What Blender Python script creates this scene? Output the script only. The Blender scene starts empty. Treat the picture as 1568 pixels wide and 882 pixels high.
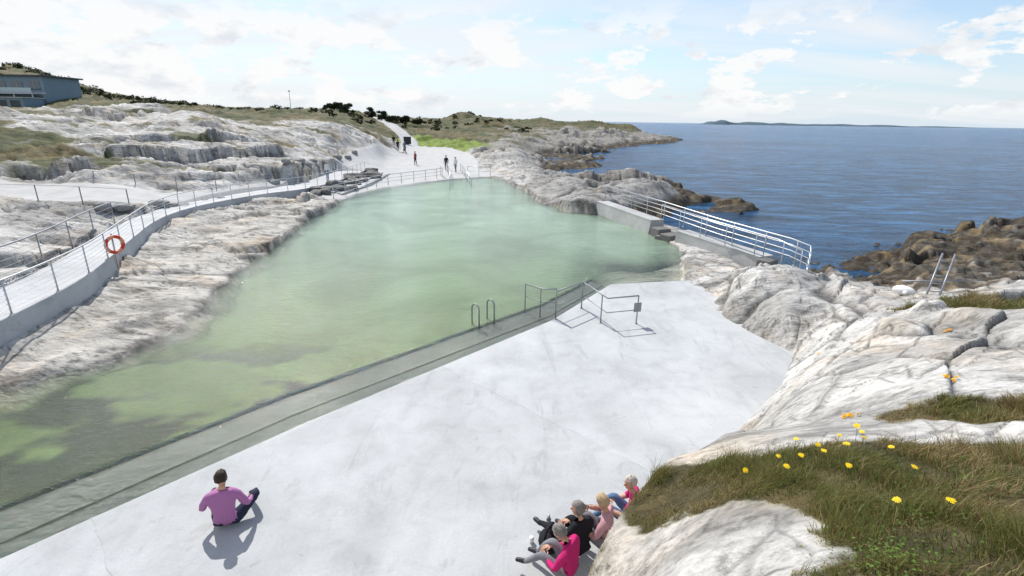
import bpy, bmesh, math, random
import numpy as np
from mathutils import Vector, Matrix
random.seed(7); rng=np.random.default_rng(7)
scene=bpy.context.scene
COL=bpy.context.collection

# ------------------------------------------------------------------ noise
def hsh(ix,iy,seed):
    h=(ix*374761393+iy*668265263+seed*144269501)&0xffffffff
    h=((h^(h>>13))*1274126177)&0xffffffff
    return h^(h>>16)
def pn(x,y,seed=0):
    xi=np.floor(x); yi=np.floor(y); xf=x-xi; yf=y-yi
    xi=xi.astype(np.int64); yi=yi.astype(np.int64)
    u=xf*xf*xf*(xf*(xf*6-15)+10); v=yf*yf*yf*(yf*(yf*6-15)+10)
    def gr(ix,iy,dx,dy):
        a=hsh(ix,iy,seed)*(2*math.pi/4294967296.0)
        return np.cos(a)*dx+np.sin(a)*dy
    a=gr(xi,yi,xf,yf); b=gr(xi+1,yi,xf-1,yf); c=gr(xi,yi+1,xf,yf-1); d=gr(xi+1,yi+1,xf-1,yf-1)
    return (a*(1-u)+b*u)*(1-v)+(c*(1-u)+d*u)*v
def fbm(x,y,o=4,seed=0,g=.5):
    s=0;a=1
    for i in range(o):
        s=s+a*pn(x*2**i+i*17.3,y*2**i-i*9.1,seed+i); a*=g
    return s
def cells(x,y,seed):
    xi=np.floor(x).astype(np.int64); yi=np.floor(y).astype(np.int64)
    F1=np.full(x.shape,9.0);F2=np.full(x.shape,9.0);ID=np.zeros(x.shape);VX=np.zeros(x.shape);VY=np.zeros(x.shape)
    for i in(-1,0,1):
        for j in(-1,0,1):
            h=hsh(xi+i,yi+j,seed); rx=(h&0xffff)/65536.0; ry=(h>>16)/65536.0
            dx=x-(xi+i+rx); dy=y-(yi+j+ry); d=np.sqrt(dx*dx+dy*dy)
            n=d<F1; F2=np.where(n,F1,np.minimum(F2,d)); F1=np.where(n,d,F1)
            ID=np.where(n,((h>>5)&0xfff)/4096.0,ID); VX=np.where(n,dx,VX); VY=np.where(n,dy,VY)
    return F1,F2,ID,VX,VY
def sst(x,a,b):
    t=np.clip((x-a)/(b-a),0,1); return t*t*(3-2*t)
def sdpoly(x,y,P):
    d=np.full(x.shape,1e18); ins=np.zeros(x.shape,bool); n=len(P)
    for i in range(n):
        ax,ay=P[i]; bx,by=P[(i+1)%n]
        ex,ey=bx-ax,by-ay
        t=np.clip(((x-ax)*ex+(y-ay)*ey)/(ex*ex+ey*ey+1e-12),0,1)
        d=np.minimum(d,(x-ax-t*ex)**2+(y-ay-t*ey)**2)
        if abs(ey)>1e-12:
            c=((ay>y)!=(by>y))&(x<ex*(y-ay)/ey+ax)
            ins^=c
    d=np.sqrt(d)
    return np.where(ins,d,-d)

# ------------------------------------------------------------------ plan of the place (metres)
POOL=[(-14,5),(-11.5,10.1),(-11,11.3),(-10.2,12.5),(-9.8,13.4),(-10.2,16.1),(-11,19.9),(-11.9,25.7),(-12.6,32),(-13.2,40.4),(-11.3,48.1),(-6.7,55.3),(-3.4,57.7),(-1.6,57),(.2,50.5),(2.2,39.6),(3.9,35.9),(5.8,34.8),(8.0,28.7),(8.0,24.5),(7.6,22.6),(7.0,19.7),(3.83,18.98),(1.28,15.11),(-4.3,9.1),(-7.19,5.66),(-14,-2.3)]
DEEPE=[(-14.5,-.6),(-8.29,6.79),(-5.22,10.42),(1.06,16.9),(3.2,19.9)]
DECK=[(-14,-2.3),(-7.19,5.66),(-4.3,9.1),(1.28,15.11),(3.83,18.98),(7.3,19.7),(7.5,16.5),(8.0,14.6),(8.7,12.8),(7.2,10.6),(5.2,8.5),(3.7,6.9),(2.7,5.6),(1.7,4.6),(.6,3.4),(0,2.3),(-3,1.0),(-6,-1.5)]
BENCH=[(-14,-2.3),(-7.19,5.66),(-4.3,9.1),(1.28,15.11),(3.83,18.98),(3.2,19.9),(1.06,16.9),(-5.22,10.42),(-8.29,6.79),(-14.5,-.6)]
WIN=[(-12.3,4,.9),(-12.5,8,.9),(-12.8,11.8,.9),(-13.8,16,.9),(-16,21.1,.9),(-18.0,26,.85),(-18.9,31,.7),(-18.3,37.4,.5),(-16.6,42.1,.4),(-16.2,50,.32),(-16.7,58.9,.28)]
WOUT=[(-14.6,4,.9),(-15.0,8,.9),(-15.3,12,.9),(-16.1,16.6,.9),(-18.3,22.2,.9),(-20,27.2,.85),(-20.9,32,.7),(-20.6,38,.5),(-19.4,44.4,.4),(-19.6,51,.32),(-20.3,59.5,.28)]
WALK=[p[:2] for p in WIN]+[p[:2] for p in reversed(WOUT)]
PATH2=[(-60,31),(-29.9,29.8),(-25.4,29.5),(-21.5,29.8),(-20.3,33),(-20,40),(-19.5,46),(-20.4,45),(-21.3,36.9),(-23.2,34.1),(-29.8,34),(-60,35.5)]
PLAZA=[(-14.4,38.3),(-13.2,40.2),(-11.3,48.1),(-6.7,55.3),(-3.4,57.7),(-1.3,58.6),(-4.2,66),(-5.6,80),(-7.4,90),(-12.8,107),(-20.4,112.6),(-22,121),(-36,160),(-49,184),(-54,184),(-40,157),(-26,120),(-22,104),(-19.5,92),(-20.5,84),(-20.2,71.5),(-20.5,57.2),(-16.6,56),(-16.2,44),(-15.6,40)]
GREEN=[(-25,107),(-14,104),(-8.5,94),(-4,100),(-10,118),(-24,132)]
WEED=[(12.5,19.5),(15,26),(20,28.5),(25,32),(33,36.5),(44,39),(60,39),(60,27),(40,25),(28,22.5),(21,19.2),(16.5,17.2),(14,17.6)]
G1=[(.95,4.15),(1.45,4.35),(2.0,4.2),(2.3,3.95),(2.9,3.95),(3.5,3.75),(4.4,3.6),(6,3.2),(5,.5),(1.9,.4),(1.6,2.0),(1.9,2.75),(1.6,3.2),(1.2,3.5)]
G2=[(4.0,4.9),(4.4,5.1),(5.2,4.7),(6.5,4.6),(6.5,3.8),(4.9,4.05),(4.2,4.4)]
G3=[(9.3,12.2),(10.5,12.0),(12.5,11.7),(16,12),(14,9),(11,9.6),(10,10.6)]
G4=[(.45,3.95),(.75,4.3),(.95,4.0),(.8,3.4),(.5,3.3)]
def gedge(x,y): return .22*fbm(x*2.2,y*2.2,4,88,.6)

CP=[
(0,0,4.35),(0,1.0,4.1),(0,1.7,3.1),(0,2.5,1.3),(0,3.2,-.1),(-3,1,1.2),(-3,2.5,-.4),(-6,-.5,.8),(-7,2,-.4),(-10,0,-.4),(1,0,4.5),(3,0,4.7),(6,0,5),(0,-3,4.6),(5,-4,5),(-5,-5,3),(12,0,4.5),(20,3,3.5),(30,5,2.5),(.6,1.2,3.9),(.5,2.4,2.6),(.3,3.4,.9),
(6.9,11.0,.9),(7.6,10.7,1.5),(8.5,10,2),(6.8,6.2,3),(4.8,5.4,2.95),(4.6,6.8,2.2),(4.8,8.4,1.1),(2.7,5.7,2.1),(3.3,5.3,2.55),(3.9,4.8,2.95),(3.9,3.9,3.3),(4.7,4.1,3.4),(1.6,5.05,2.15),(1.02,4.6,1.95),(.62,3.95,2.05),(1.3,3.7,2.65),(1.5,3.1,3.2),(1.1,2.5,3.4),(1.3,2.1,3.7),(3.0,3.5,3.5),(2.1,2.3,3.85),(2.1,1.6,4.2),(2.6,2.3,3.95),(10,5,3.3),(9,7.5,2.7),
(.0,4.1,-.1),(.65,4.9,.2),(1.45,5.75,.2),(2.2,6.5,-.0),(3.1,7.5,-.1),(4.3,9.0,-.1),(5.8,10.7,-.1),(7.7,12.7,-.1),(7.1,14.5,-.05),(6.9,16.5,-.05),(6.9,19.4,-.1),(5,12,-.6),(0,8,-.6),(3,14,-.6),(-4,5,-.6),
(7.7,21.5,.5),(8.5,17.5,.8),(9.7,17.6,.9),(11.2,16.2,.9),(10.1,13.4,1.2),(7.9,13.6,.5),(13,18.9,.1),(13.1,15.9,.8),(18.4,19.4,.2),(22.2,21.6,.1),(14.9,14.2,1.5),(11.1,12.3,1.7),(10.4,9.7,2.3),(11.6,21,.2),(13.5,22,-.7),(15,24,-1.0),(20,24,-.6),(24,27,-.5),(30,32,-.8),(40,33,-.5),(50,30,.0),(30,22,.7),(45,22,1.0),(60,20,1.5),(28,19,1.6),(20,16,1.7),
(16.5,27.5,-1.3),(19.4,27,-1.15),(23,31.9,-1.3),(27.1,34.1,-1.3),(32.8,36.6,-1.3),(37.3,36.9,-1.3),(14,27,-2),(17,24.0,-1.3),(12.8,24.5,-2.0),(13,30,-2.6),(55,38,-2),
(9.6,31,-2.5),(8.6,36.5,-2.2),(12,36,-3),(20,40,-3.2),(19,34,-3),(35,45,-4),(45,44,-4),(30,60,-4),(30,80,-4),(60,50,-5),(50,100,-5),(40,150,-4),(70,180,-5),(100,250,-5),(70,290,-5),(100,100,-6),(28,120,-3.5),(20,95,-3),(150,150,-6),(90,60,-5),(30,50,-3.5),
(-11.5,10.1,-.1),(-11,11.3,-.1),(-10.2,12.5,-.1),(-9.8,13.4,-.1),(-10.2,16.1,-.1),(-11,19.9,-.1),(-11.9,25.7,-.1),(-12.6,32,-.1),(-13.2,40.4,-.1),(-12.2,11.8,.28),(-13.2,16,.35),(-15.2,21.1,.35),(-17.2,26,.35),(-17.9,31,.3),(-16.5,33,.25),(-13.2,22,.28),(-14.2,28,.32),(-14.7,36,.25),(-11.7,16,.24),(-11.6,4,.3),
(-16.9,10,1.2),(-17.5,14,1.35),(-19,18,1.5),(-21,22,1.4),(-22,26,1.2),(-25,23,1.6),(-30,22,2),(-45,20,3),
(-29.9,29.8,1.2),(-25.4,29.5,1.15),(-21,29.5,.95),(-20.2,34.4,.75),(-20,44,.5),(-32,33,1.4),(-60,33,1.8),(-23.2,34.1,1.05),(-21.3,36.9,.85),
(-25.8,35.5,1.5),(-32.2,35.2,1.7),(-33,38.6,2.5),(-27.9,46,2.2),(-23,48.8,2),(-21,46,1.1),(-20.8,50,1.6),(-19.8,62,1.0),(-18.9,76,.7),(-45.6,49.3,5),(-68.9,86.6,6.8),(-37,62.5,6.0),(-23,70,4.2),(-20.5,79,2.6),(-30,55,3.8),(-38,46,3.8),(-60,55,5.5),(-60,42,3.6),(-24,58,3.2),(-28,75,5.2),
(-40,90,6.0),(-28,100,3.6),(-22,95,1.4),(-60,110,6.6),(-100,100,7.5),(-112,124,7.2),(-128,124,7.6),(-50,150,7.6),(-70,150,7.7),(-88,150,8.0),(-109,150,10.0),(-142,150,16.5),(-155,170,20),(-131,152,16),(-20,200,8.6),(12,220,7.0),(32,230,6.3),(52,240,5.0),(-30,130,3.4),(-38,166,5),(-51,184,6.9),(-15,150,3.5),(-60,200,7.6),(-30,250,5),(-100,210,8),(-170,110,14),(-180,200,15),(20,270,3),
(-1.9,58.8,.0),(-3.4,57.9,-.05),(-6.9,90.2,.5),(-4.5,70,.15),(-18.6,174.4,4.2),(2.5,163.9,3),(24.5,178.9,2),(70.5,227.9,-1.2),(44.5,205,1.2),(58,222,.8),(9.3,121,-1),(14.4,103.1,-1.4),(13.8,80,-1.6),(8.2,79.1,-1.5),(5.4,101.3,-1.1),(4.7,71,-1.0),(9.1,64,-1.4),(11.8,54.1,.5),(17.9,64,-1.6),(23.1,67.2,-2.2),(21.1,45.6,-1.25),(16,45.2,-1.2),(4.8,40.6,.45),(12.5,47,1.0),(14.5,48.5,.3),(18,49,-1.1),(10,42,.3),(8.6,39.3,-.2),(7.5,46,.7),(6,54,.6),(3,48,.4),(3,62,.4),(1,80,.9),(2,95,.6),(0,112,2),(8,133,.3),(-4,135,2.6),(15,150,.6),(11.5,92,-.9),(2.3,40.5,-.05),(.3,51,-.05),(5.5,36.5,.3),
(-13,60,.0),(-10,60,0),(-7,60,0),(-8,75,.1),(-14,70,.15),(-14,85,.25),(-12.8,105,.4),(-20,110,.45),(-22,121,1),(-15.5,50,.1),
(-6,18,-.15),(-4,30,-.15),(-5,45,-.15),(2,28,-.15),(-8,10,-.15),(5,22,-.12),(-10,6,-.15),
]
CP=np.array(CP,float)
def warp(x,y):
    r=np.hypot(x,y); k=np.log1p(r/2)/np.maximum(r,1e-6); return x*k,y*k
cu,cv=warp(CP[:,0],CP[:,1])
phi=lambda d2: np.sqrt(d2+.03**2)
A=phi((cu[:,None]-cu)**2+(cv[:,None]-cv)**2)
n=len(CP); M=np.zeros((n+1,n+1)); M[:n,:n]=A-np.eye(n)*0.004; M[:n,n]=1; M[n,:n]=1
wts=np.linalg.solve(M,np.append(CP[:,2],0))
def ctrl(x,y):
    sh=x.shape; x=x.ravel(); y=y.ravel(); u,v=warp(x,y); o=np.empty(len(x))
    for i in range(0,len(x),40000):
        s=slice(i,i+40000)
        o[s]=phi((u[s,None]-cu)**2+(v[s,None]-cv)**2)@wts[:n]+wts[n]
    return o.reshape(sh)
def zwalk(y): return np.interp(y,[10,22,26,31,37,42,50,59],[.9,.9,.85,.7,.5,.4,.32,.28])
WL=-.1; SEA=-1.2
LAST={}
def terrain(x,y):
    h=ctrl(x,y); r=np.hypot(x,y)
    sp=sdpoly(x,y,POOL); sk=sdpoly(x,y,DECK); sw=sdpoly(x,y,WALK); s2=sdpoly(x,y,PATH2); spl=sdpoly(x,y,PLAZA)
    sb=sdpoly(x,y,BENCH)
    # irregular natural shoreline (not along the cast edges)
    nat=sst(-np.maximum(sk,sb),.4,1.2)*(1-sst(spl,-1.0,.0))
    sp=sp+nat*(.55*fbm(x/1.9,y/1.9,4,301)+.10)
    g=np.maximum.reduce([sdpoly(x,y,q) for q in (G1,G2,G3,G4)])+gedge(x,y)
    smooth=np.clip(1-np.maximum(sst(s2,-.8,.2),sst(spl,-.8,.2)),0,1)
    smooth=smooth*(1-.8*sst(sp,-.1,.8))*(1-.75*sst(g,-.15,.3))*(1-.95*sst(sb,-.5,0))
    veg=vegmask(x,y); weed=sst(sdpoly(x,y,WEED),-1.5,1)
    ca,sa=math.cos(math.radians(40)),math.sin(math.radians(40))
    s=x*ca+y*sa; t=-x*sa+y*ca
    wx=fbm(x/7,y/7,3,11); wy=fbm(x/2.2,y/2.2,3,23)
    disp=0
    for L,a in ((9,.060),(3.6,.060),(1.5,.056),(.62,.045)):
        w=np.clip((r-1)/(L*4.5),0,1)*np.clip(L*150/(r+1),0,1)
        q=t/L+1.3*wx*(1 if L<5 else .6)+.6*wy+0.35*pn(s/(L*2.5),t/(L*2.5),31)+pn(s/(L*6),t/L*.3,int(L*10))*1.2
        f=q-np.floor(q)
        saw=np.where(f<.84,f/.84,(1-f)/.16)-.5
        m=sst(pn(s/(L*3.2)+5.1,t/(L*1.6),int(L*20)+3),-.15,.3)
        disp=disp+w*a*L*(saw*m+.45*fbm(s/(L*1.9),t/(L*.9),2,int(L*30)+7))
    crack=np.zeros(x.shape)
    for L,a in ((7.5,.10),(3.0,.11),(1.15,.11),(.42,.10)):
        w=np.clip((r-1)/(L*3.2),0,1)*np.clip(L*130/(r+1),0,1)
        F1,F2,ID,VX,VY=cells(s/(L*1.9)+.26*wx+.18*wy,t/(L*.8)+.26*wx+.22*wy,int(L*13))
        ang=ID*37.0
        blk=(ID-.4)*.9+1.1*(np.cos(ang)*VX+np.sin(ang)*VY)
        present=sst(pn(s/(L*2.6),t/(L*2.6),int(L*7)+2),-.20,.20)
        e=(F2-F1); cr=np.exp(-(e/.05)**2)
        disp=disp+w*L*a*(blk*present*sst(e,0,.14))-w*L*.04*cr*present
        crack=np.maximum(crack,cr*present*w)
    fine=.008*fbm(x*5,y*5,3,41)*np.clip(30/(r+1),0,1)
    amp=np.interp(r,[0,3,6,12,30,60,200],[.45,.6,.85,1.0,1.1,1.4,1.9])
    left_bank=sst(-x,8,10)*sst(sp,-8,-.5)*(y<36)
    amp=amp*(1-.40*left_bank)*(1-.4*veg)*(1-.25*(r<45)*(x>0)*(y>24))*(1+.8*weed)
    h=h+smooth*(disp*amp+fine)
    h=h+veg*.35*np.clip(r/60,.1,1)*fbm(x/1.7,y/1.7,3,55)*sst(r,30,60)+weed*.20*fbm(x*1.3,y*1.3,3,57)
    # rock stands clear of the water just outside the shoreline
    bank=sst(-sp,.0,.35)*nat*(sp<0)*sst(-sp,-.1,.0)*(1-sst(-sp,2.0,3.5))
    h=np.where(sp<0,np.maximum(h,h*(1-bank)+bank*np.maximum(h,WL+.07+.10*sst(-sp,.2,1.2))),h)
    st_=sst(y,14.5,18)
    depth=(.15+.65*st_)*np.clip(sp,0,30)+.02*np.clip(sp,0,9)**2
    right_sh=np.clip((24.5-y)/2.5,0,1)*sst(x,1.5,4.5)*sst(y,17.5,19)
    depth=np.minimum(depth,1.9)*(1-.92*right_sh)
    sdde=sdpoly(x,y,DEEPE+[(8,22),(6,40),(-25,40),(-25,-1)])
    de=sst(sdde,0,.12)*1.5*(1-right_sh)*sst(sp,.5,1.2)*sst(x+.35*(y-6),-11.0,-8.6)
    depth=np.maximum(depth,de)
    dip=sst(sp,-.02,.2)
    h=h*(1-dip)+np.minimum(h,WL)*dip
    h=h-(depth+.03*nat)*sst(sp,0,.05)
    h=np.where(sb>-.0,np.minimum(h,-.9),h)
    h=np.where(sk>0,np.minimum(h,np.maximum(.95-sk*1.2,-.55)),h)
    h=np.where(sw>-.05,np.minimum(h,zwalk(y)-.25),h)
    LAST['crack']=crack*smooth*np.interp(r,[3,10],[.55,1.0]); LAST['sp']=sp
    return h
def vegmask(x,y):
    V=[(-66,48),(-56,62),(-76,90),(-42,72),(-26,80),(-22,92),(-27,106),(-8,108),(-4,122),(4,170),(30,195),(60,232),(60,400),(-500,400),(-500,48)]
    s=sdpoly(x,y,V); nz=fbm(x/14,y/14,4,91)
    m=sst(s/9+nz*1.3+.15,-.15,.45)
    pk=sst(fbm(x/9,y/3.5,4,95)-.20,0,.10)*sst(-x,19,24)*(y>36)*.9
    lf=sst(sdpoly(x,y,[(-50,35.8),(-33,35.8),(-30.5,38),(-33,43),(-40,47),(-60,50)])+6*fbm(x/4,y/3,4,97),-1,1)
    pen=sst(fbm(x/9,y/5,3,98)-.02,-.05,.15)*sst(y,85,110)*(x>-6)*sst(sdpoly(x,y,[(-6,80),(2,90),(5,130),(22,176),(45,205),(60,225),(40,240),(-10,200)]),-2,4)
    return np.clip(np.maximum.reduce([m,pk,lf,pen*.8]),0,1)

# ------------------------------------------------------------------ node helpers
def newmat(name):
    m=bpy.data.materials.new(name); m.use_nodes=True; nt=m.node_tree
    return m,nt,nt.nodes['Principled BSDF'],nt.nodes['Material Output']
def noise(nt,vec,scale,detail=5,rough=.55,dist=0):
    n=nt.nodes.new('ShaderNodeTexNoise'); n.inputs['Scale'].default_value=scale; n.inputs['Detail'].default_value=detail
    n.inputs['Roughness'].default_value=rough; n.inputs['Distortion'].default_value=dist
    nt.links.new(vec,n.inputs['Vector']); return n.outputs['Fac']
def ramp(nt,fac,stops):
    n=nt.nodes.new('ShaderNodeValToRGB'); e=n.color_ramp.elements
    while len(e)<len(stops): e.new(.5)
    for i,(p,c) in enumerate(stops):
        e[i].position=p; e[i].color=(c if isinstance(c,tuple) else (c,c,c))+(1,)
    nt.links.new(fac,n.inputs[0]); return n.outputs[0]
def mix(nt,a,b,fac,mode='MIX'):
    n=nt.nodes.new('ShaderNodeMix'); n.data_type='RGBA'; n.blend_type=mode
    for s,v in ((0,fac),(6,a),(7,b)):
        if isinstance(v,(int,float)): n.inputs[s].default_value=v
        elif isinstance(v,tuple): n.inputs[s].default_value=v+(1,)
        else: nt.links.new(v,n.inputs[s])
    return n.outputs[2]
def math_(nt,op,a,b=0,clamp=False):
    n=nt.nodes.new('ShaderNodeMath'); n.operation=op; n.use_clamp=clamp
    for i,v in enumerate((a,b)):
        if isinstance(v,(int,float)): n.inputs[i].default_value=v
        else: nt.links.new(v,n.inputs[i])
    return n.outputs[0]
def bump(nt,h,strength,dist,prev=None):
    n=nt.nodes.new('ShaderNodeBump'); n.inputs['Strength'].default_value=strength; n.inputs['Distance'].default_value=dist
    nt.links.new(h,n.inputs['Height'])
    if prev is not None: nt.links.new(prev,n.inputs['Normal'])
    return n.outputs[0]
def pos(nt): return nt.nodes.new('ShaderNodeNewGeometry').outputs['Position']
def vmap(nt,vec,scale=(1,1,1),rot=(0,0,0)):
    n=nt.nodes.new('ShaderNodeMapping'); n.inputs['Scale'].default_value=scale; n.inputs['Rotation'].default_value=rot
    nt.links.new(vec,n.inputs['Vector']); return n.outputs[0]
def attr(nt,name):
    n=nt.nodes.new('ShaderNodeAttribute'); n.attribute_name=name; return n
def simple(name,col,rough=.7,metal=0,var=.15,scale=20,spec=.3):
    m,nt,b,o=newmat(name); P=nt.nodes.new('ShaderNodeTexCoord').outputs['Object']
    f=noise(nt,P,scale,3)
    c=mix(nt,tuple(x*(1-var) for x in col),tuple(min(1,x*(1+var)) for x in col),f)
    nt.links.new(c,b.inputs['Base Color']); b.inputs['Roughness'].default_value=rough; b.inputs['Metallic'].default_value=metal
    b.inputs['Specular IOR Level'].default_value=spec
    return m

# ------------------------------------------------------------------ materials
def rock_mat():
    m,nt,b,o=newmat('gneiss_rock'); P=pos(nt)
    col=attr(nt,'Col').outputs['Color']; veg=attr(nt,'veg').outputs['Fac']; con=attr(nt,'conc').outputs['Fac']; ck=attr(nt,'crack').outputs['Fac']
    Ps=vmap(nt,P,(1,3.2,3.2),(0,0,math.radians(-40)))
    n1=noise(nt,Ps,.45,9,.6,.3); n2=noise(nt,P,14,5,.6); n3=noise(nt,Ps,2.2,10,.62,.5); n4=noise(nt,P,.35,5,.6)
    v1=ramp(nt,n1,[(.34,.52),(.46,.92),(.6,1.12),(.75,1.25)])
    v3=ramp(nt,n3,[(.30,.42),(.40,.90),(.55,1.06),(.8,1.15)])
    v2=ramp(nt,n2,[(.3,.78),(.55,1.0),(.75,1.1)])
    rc=mix(nt,col,v1,1,'MULTIPLY'); rc=mix(nt,rc,v3,1,'MULTIPLY'); rc=mix(nt,rc,v2,1,'MULTIPLY')
    st=ramp(nt,n4,[(.52,0.0),(.7,1.0)]); rc=mix(nt,rc,mix(nt,rc,(1.0,.82,.63),1,'MULTIPLY'),math_(nt,'MULTIPLY',st,.7))
    li=ramp(nt,noise(nt,P,1.9,9,.75),[(.55,0.0),(.62,1.0)])
    rc=mix(nt,rc,(.11,.11,.10),math_(nt,'MULTIPLY',li,.6))
    li3=ramp(nt,noise(nt,P,7.5,6,.7),[(.60,0.0),(.66,1.0)])
    rc=mix(nt,rc,(.15,.15,.135),math_(nt,'MULTIPLY',li3,.5))
    li2=ramp(nt,noise(nt,Ps,.6,10,.78),[(.54,0.0),(.61,1.0)])
    rc=mix(nt,rc,(.145,.14,.125),math_(nt,'MULTIPLY',li2,.6))
    rc=mix(nt,rc,(.05,.045,.04),math_(nt,'MULTIPLY',ck,.8))
    gv=noise(nt,P,.9,8,.75); gv2=noise(nt,P,6,5,.7)
    gc=mix(nt,col,ramp(nt,gv,[(.3,(.35,.4,.35)),(.5,(.9,.9,.8)),(.7,(1.7,1.5,1.2))]),1,'MULTIPLY')
    gc=mix(nt,gc,ramp(nt,gv2,[(.3,.55),(.7,1.35)]),1,'MULTIPLY')
    cc=mix(nt,col,ramp(nt,noise(nt,P,.8,6,.6),[(.3,.82),(.7,1.06)]),1,'MULTIPLY')
    c=mix(nt,rc,gc,veg); c=mix(nt,c,cc,con)
    nt.links.new(c,b.inputs['Base Color']); b.inputs['Roughness'].default_value=.85; b.inputs['Specular IOR Level'].default_value=.25
    k=math_(nt,'SUBTRACT',1.0,con)
    h=math_(nt,'ADD',n3,math_(nt,'MULTIPLY',n2,.15))
    h=math_(nt,'MULTIPLY',h,k)
    nb=bump(nt,h,.8,.09); nb=bump(nt,math_(nt,'MULTIPLY',n1,k),.5,.30,nb)
    nt.links.new(nb,b.inputs['Normal'])
    return m
def concrete_mat(name='pale_concrete',base=(.60,.605,.60),seams=True,wet=0):
    m,nt,b,o=newmat(name); P=pos(nt)
    a=noise(nt,P,.33,6,.6,.6); c=noise(nt,P,1.6,7,.65,.5); f=noise(nt,P,22,5,.7); st=noise(nt,vmap(nt,P,(1,.22,1),(0,0,math.radians(-50))),1.1,8,.68,1.2)
    col=mix(nt,base,ramp(nt,a,[(.35,.85),(.5,.97),(.65,1.08)]),1,'MULTIPLY')
    col=mix(nt,col,ramp(nt,c,[(.33,.89),(.5,1.0),(.68,1.05)]),1,'MULTIPLY')
    col=mix(nt,col,ramp(nt,st,[(.30,.80),(.43,1.0),(.7,1.04)]),1,'MULTIPLY')
    col=mix(nt,col,ramp(nt,f,[(.3,.93),(.7,1.06)]),1,'MULTIPLY')
    spots=ramp(nt,noise(nt,P,3.5,4,.6),[(.66,0.0),(.72,1.0)]); col=mix(nt,col,(.30,.29,.27),math_(nt,'MULTIPLY',spots,.5))
    sc=ramp(nt,noise(nt,vmap(nt,P,(1,.35,1),(0,0,math.radians(-60))),2.6,4,.6,.8),[(.63,0.0),(.68,1.0)]); col=mix(nt,col,(.34,.34,.335),math_(nt,'MULTIPLY',sc,.5))
    if seams:
        sx=nt.nodes.new('ShaderNodeSeparateXYZ'); nt.links.new(P,sx.inputs[0])
        wob=math_(nt,'MULTIPLY',math_(nt,'SUBTRACT',noise(nt,P,1.2,3),.5),.22)
        s=math_(nt,'ADD',math_(nt,'MULTIPLY',sx.outputs[0],.68),math_(nt,'MULTIPLY',sx.outputs[1],.73)); s=math_(nt,'ADD',s,wob)
        q=math_(nt,'DIVIDE',math_(nt,'ADD',s,3.3),7.15); fr=math_(nt,'ABSOLUTE',math_(nt,'SUBTRACT',math_(nt,'FRACT',q),.5))
        line=math_(nt,'LESS_THAN',fr,.0013)
        fade=ramp(nt,noise(nt,P,.9,3),[(.4,.15),(.6,.8)])
        col=mix(nt,col,(.30,.30,.29),math_(nt,'MULTIPLY',line,fade))
        wn=nt.nodes.new('ShaderNodeTexWhiteNoise'); wn.noise_dimensions='1D'; nt.links.new(math_(nt,'FLOOR',math_(nt,'ADD',q,.5)),wn.inputs['W'])
        col=mix(nt,col,ramp(nt,wn.outputs['Value'],[(0,.95),(1,1.03)]),1,'MULTIPLY')
    nt.links.new(col,b.inputs['Base Color']); b.inputs['Roughness'].default_value=.75; b.inputs['Specular IOR Level'].default_value=.3
    nb=bump(nt,c,.35,.05); nb=bump(nt,f,.25,.004,nb); nt.links.new(nb,b.inputs['Normal'])
    return m
M_rock=rock_mat(); M_deck=concrete_mat('pale_concrete',(.455,.465,.47)); M_conc=concrete_mat('wall_concrete',(.42,.425,.42),False); M_walk=concrete_mat('walkway_concrete',(.46,.465,.47),False)
M_bench=concrete_mat('wet_concrete',(.225,.242,.235),False); M_lipc=concrete_mat('wet_lip_concrete',(.25,.265,.25),False)
M_steel=simple('galvanised_steel',(.55,.56,.57),.35,.85,.1,30,.5)
M_dsteel=simple('weathered_steel',(.28,.29,.31),.5,.6,.2,30,.4)
M_dark=simple('dark_paint',(.03,.03,.035),.5)
M_white=simple('white_plastic',(.8,.8,.8),.4)
M_red=simple('red_plastic',(.62,.06,.02),.4)

def obj_from(name,verts,faces,mats,parent=None,smooth=False,mi=None):
    me=bpy.data.meshes.new(name); me.from_pydata([tuple(v) for v in verts],[],faces); 
    for m in (mats if isinstance(mats,list) else [mats]): me.materials.append(m)
    if mi is not None: me.polygons.foreach_set('material_index',mi)
    if smooth: me.polygons.foreach_set('use_smooth',[True]*len(me.polygons))
    me.update(); ob=bpy.data.objects.new(name,me); COL.objects.link(ob)
    if parent: ob.parent=parent
    return ob
def fast_mesh(name,V,F,mat,smooth=True):
    me=bpy.data.meshes.new(name); me.vertices.add(len(V)); me.vertices.foreach_set('co',V.astype(np.float32).ravel())
    k=F.shape[1]; me.loops.add(F.size); me.loops.foreach_set('vertex_index',F.astype(np.int32).ravel())
    me.polygons.add(len(F)); me.polygons.foreach_set('loop_start',np.arange(0,F.size,k,dtype=np.int32))
    me.polygons.foreach_set('use_smooth',np.full(len(F),smooth))
    me.materials.append(mat); me.update(calc_edges=True)
    ob=bpy.data.objects.new(name,me); COL.objects.link(ob); return ob
def setcol(me,name,C):
    a=me.color_attributes.new(name,'FLOAT_COLOR','POINT'); a.data.foreach_set('color',C.astype(np.float32).ravel())
def setf(me,name,v):
    a=me.attributes.new(name,'FLOAT','POINT'); a.data.foreach_set('value',v.astype(np.float32).ravel())

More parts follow.
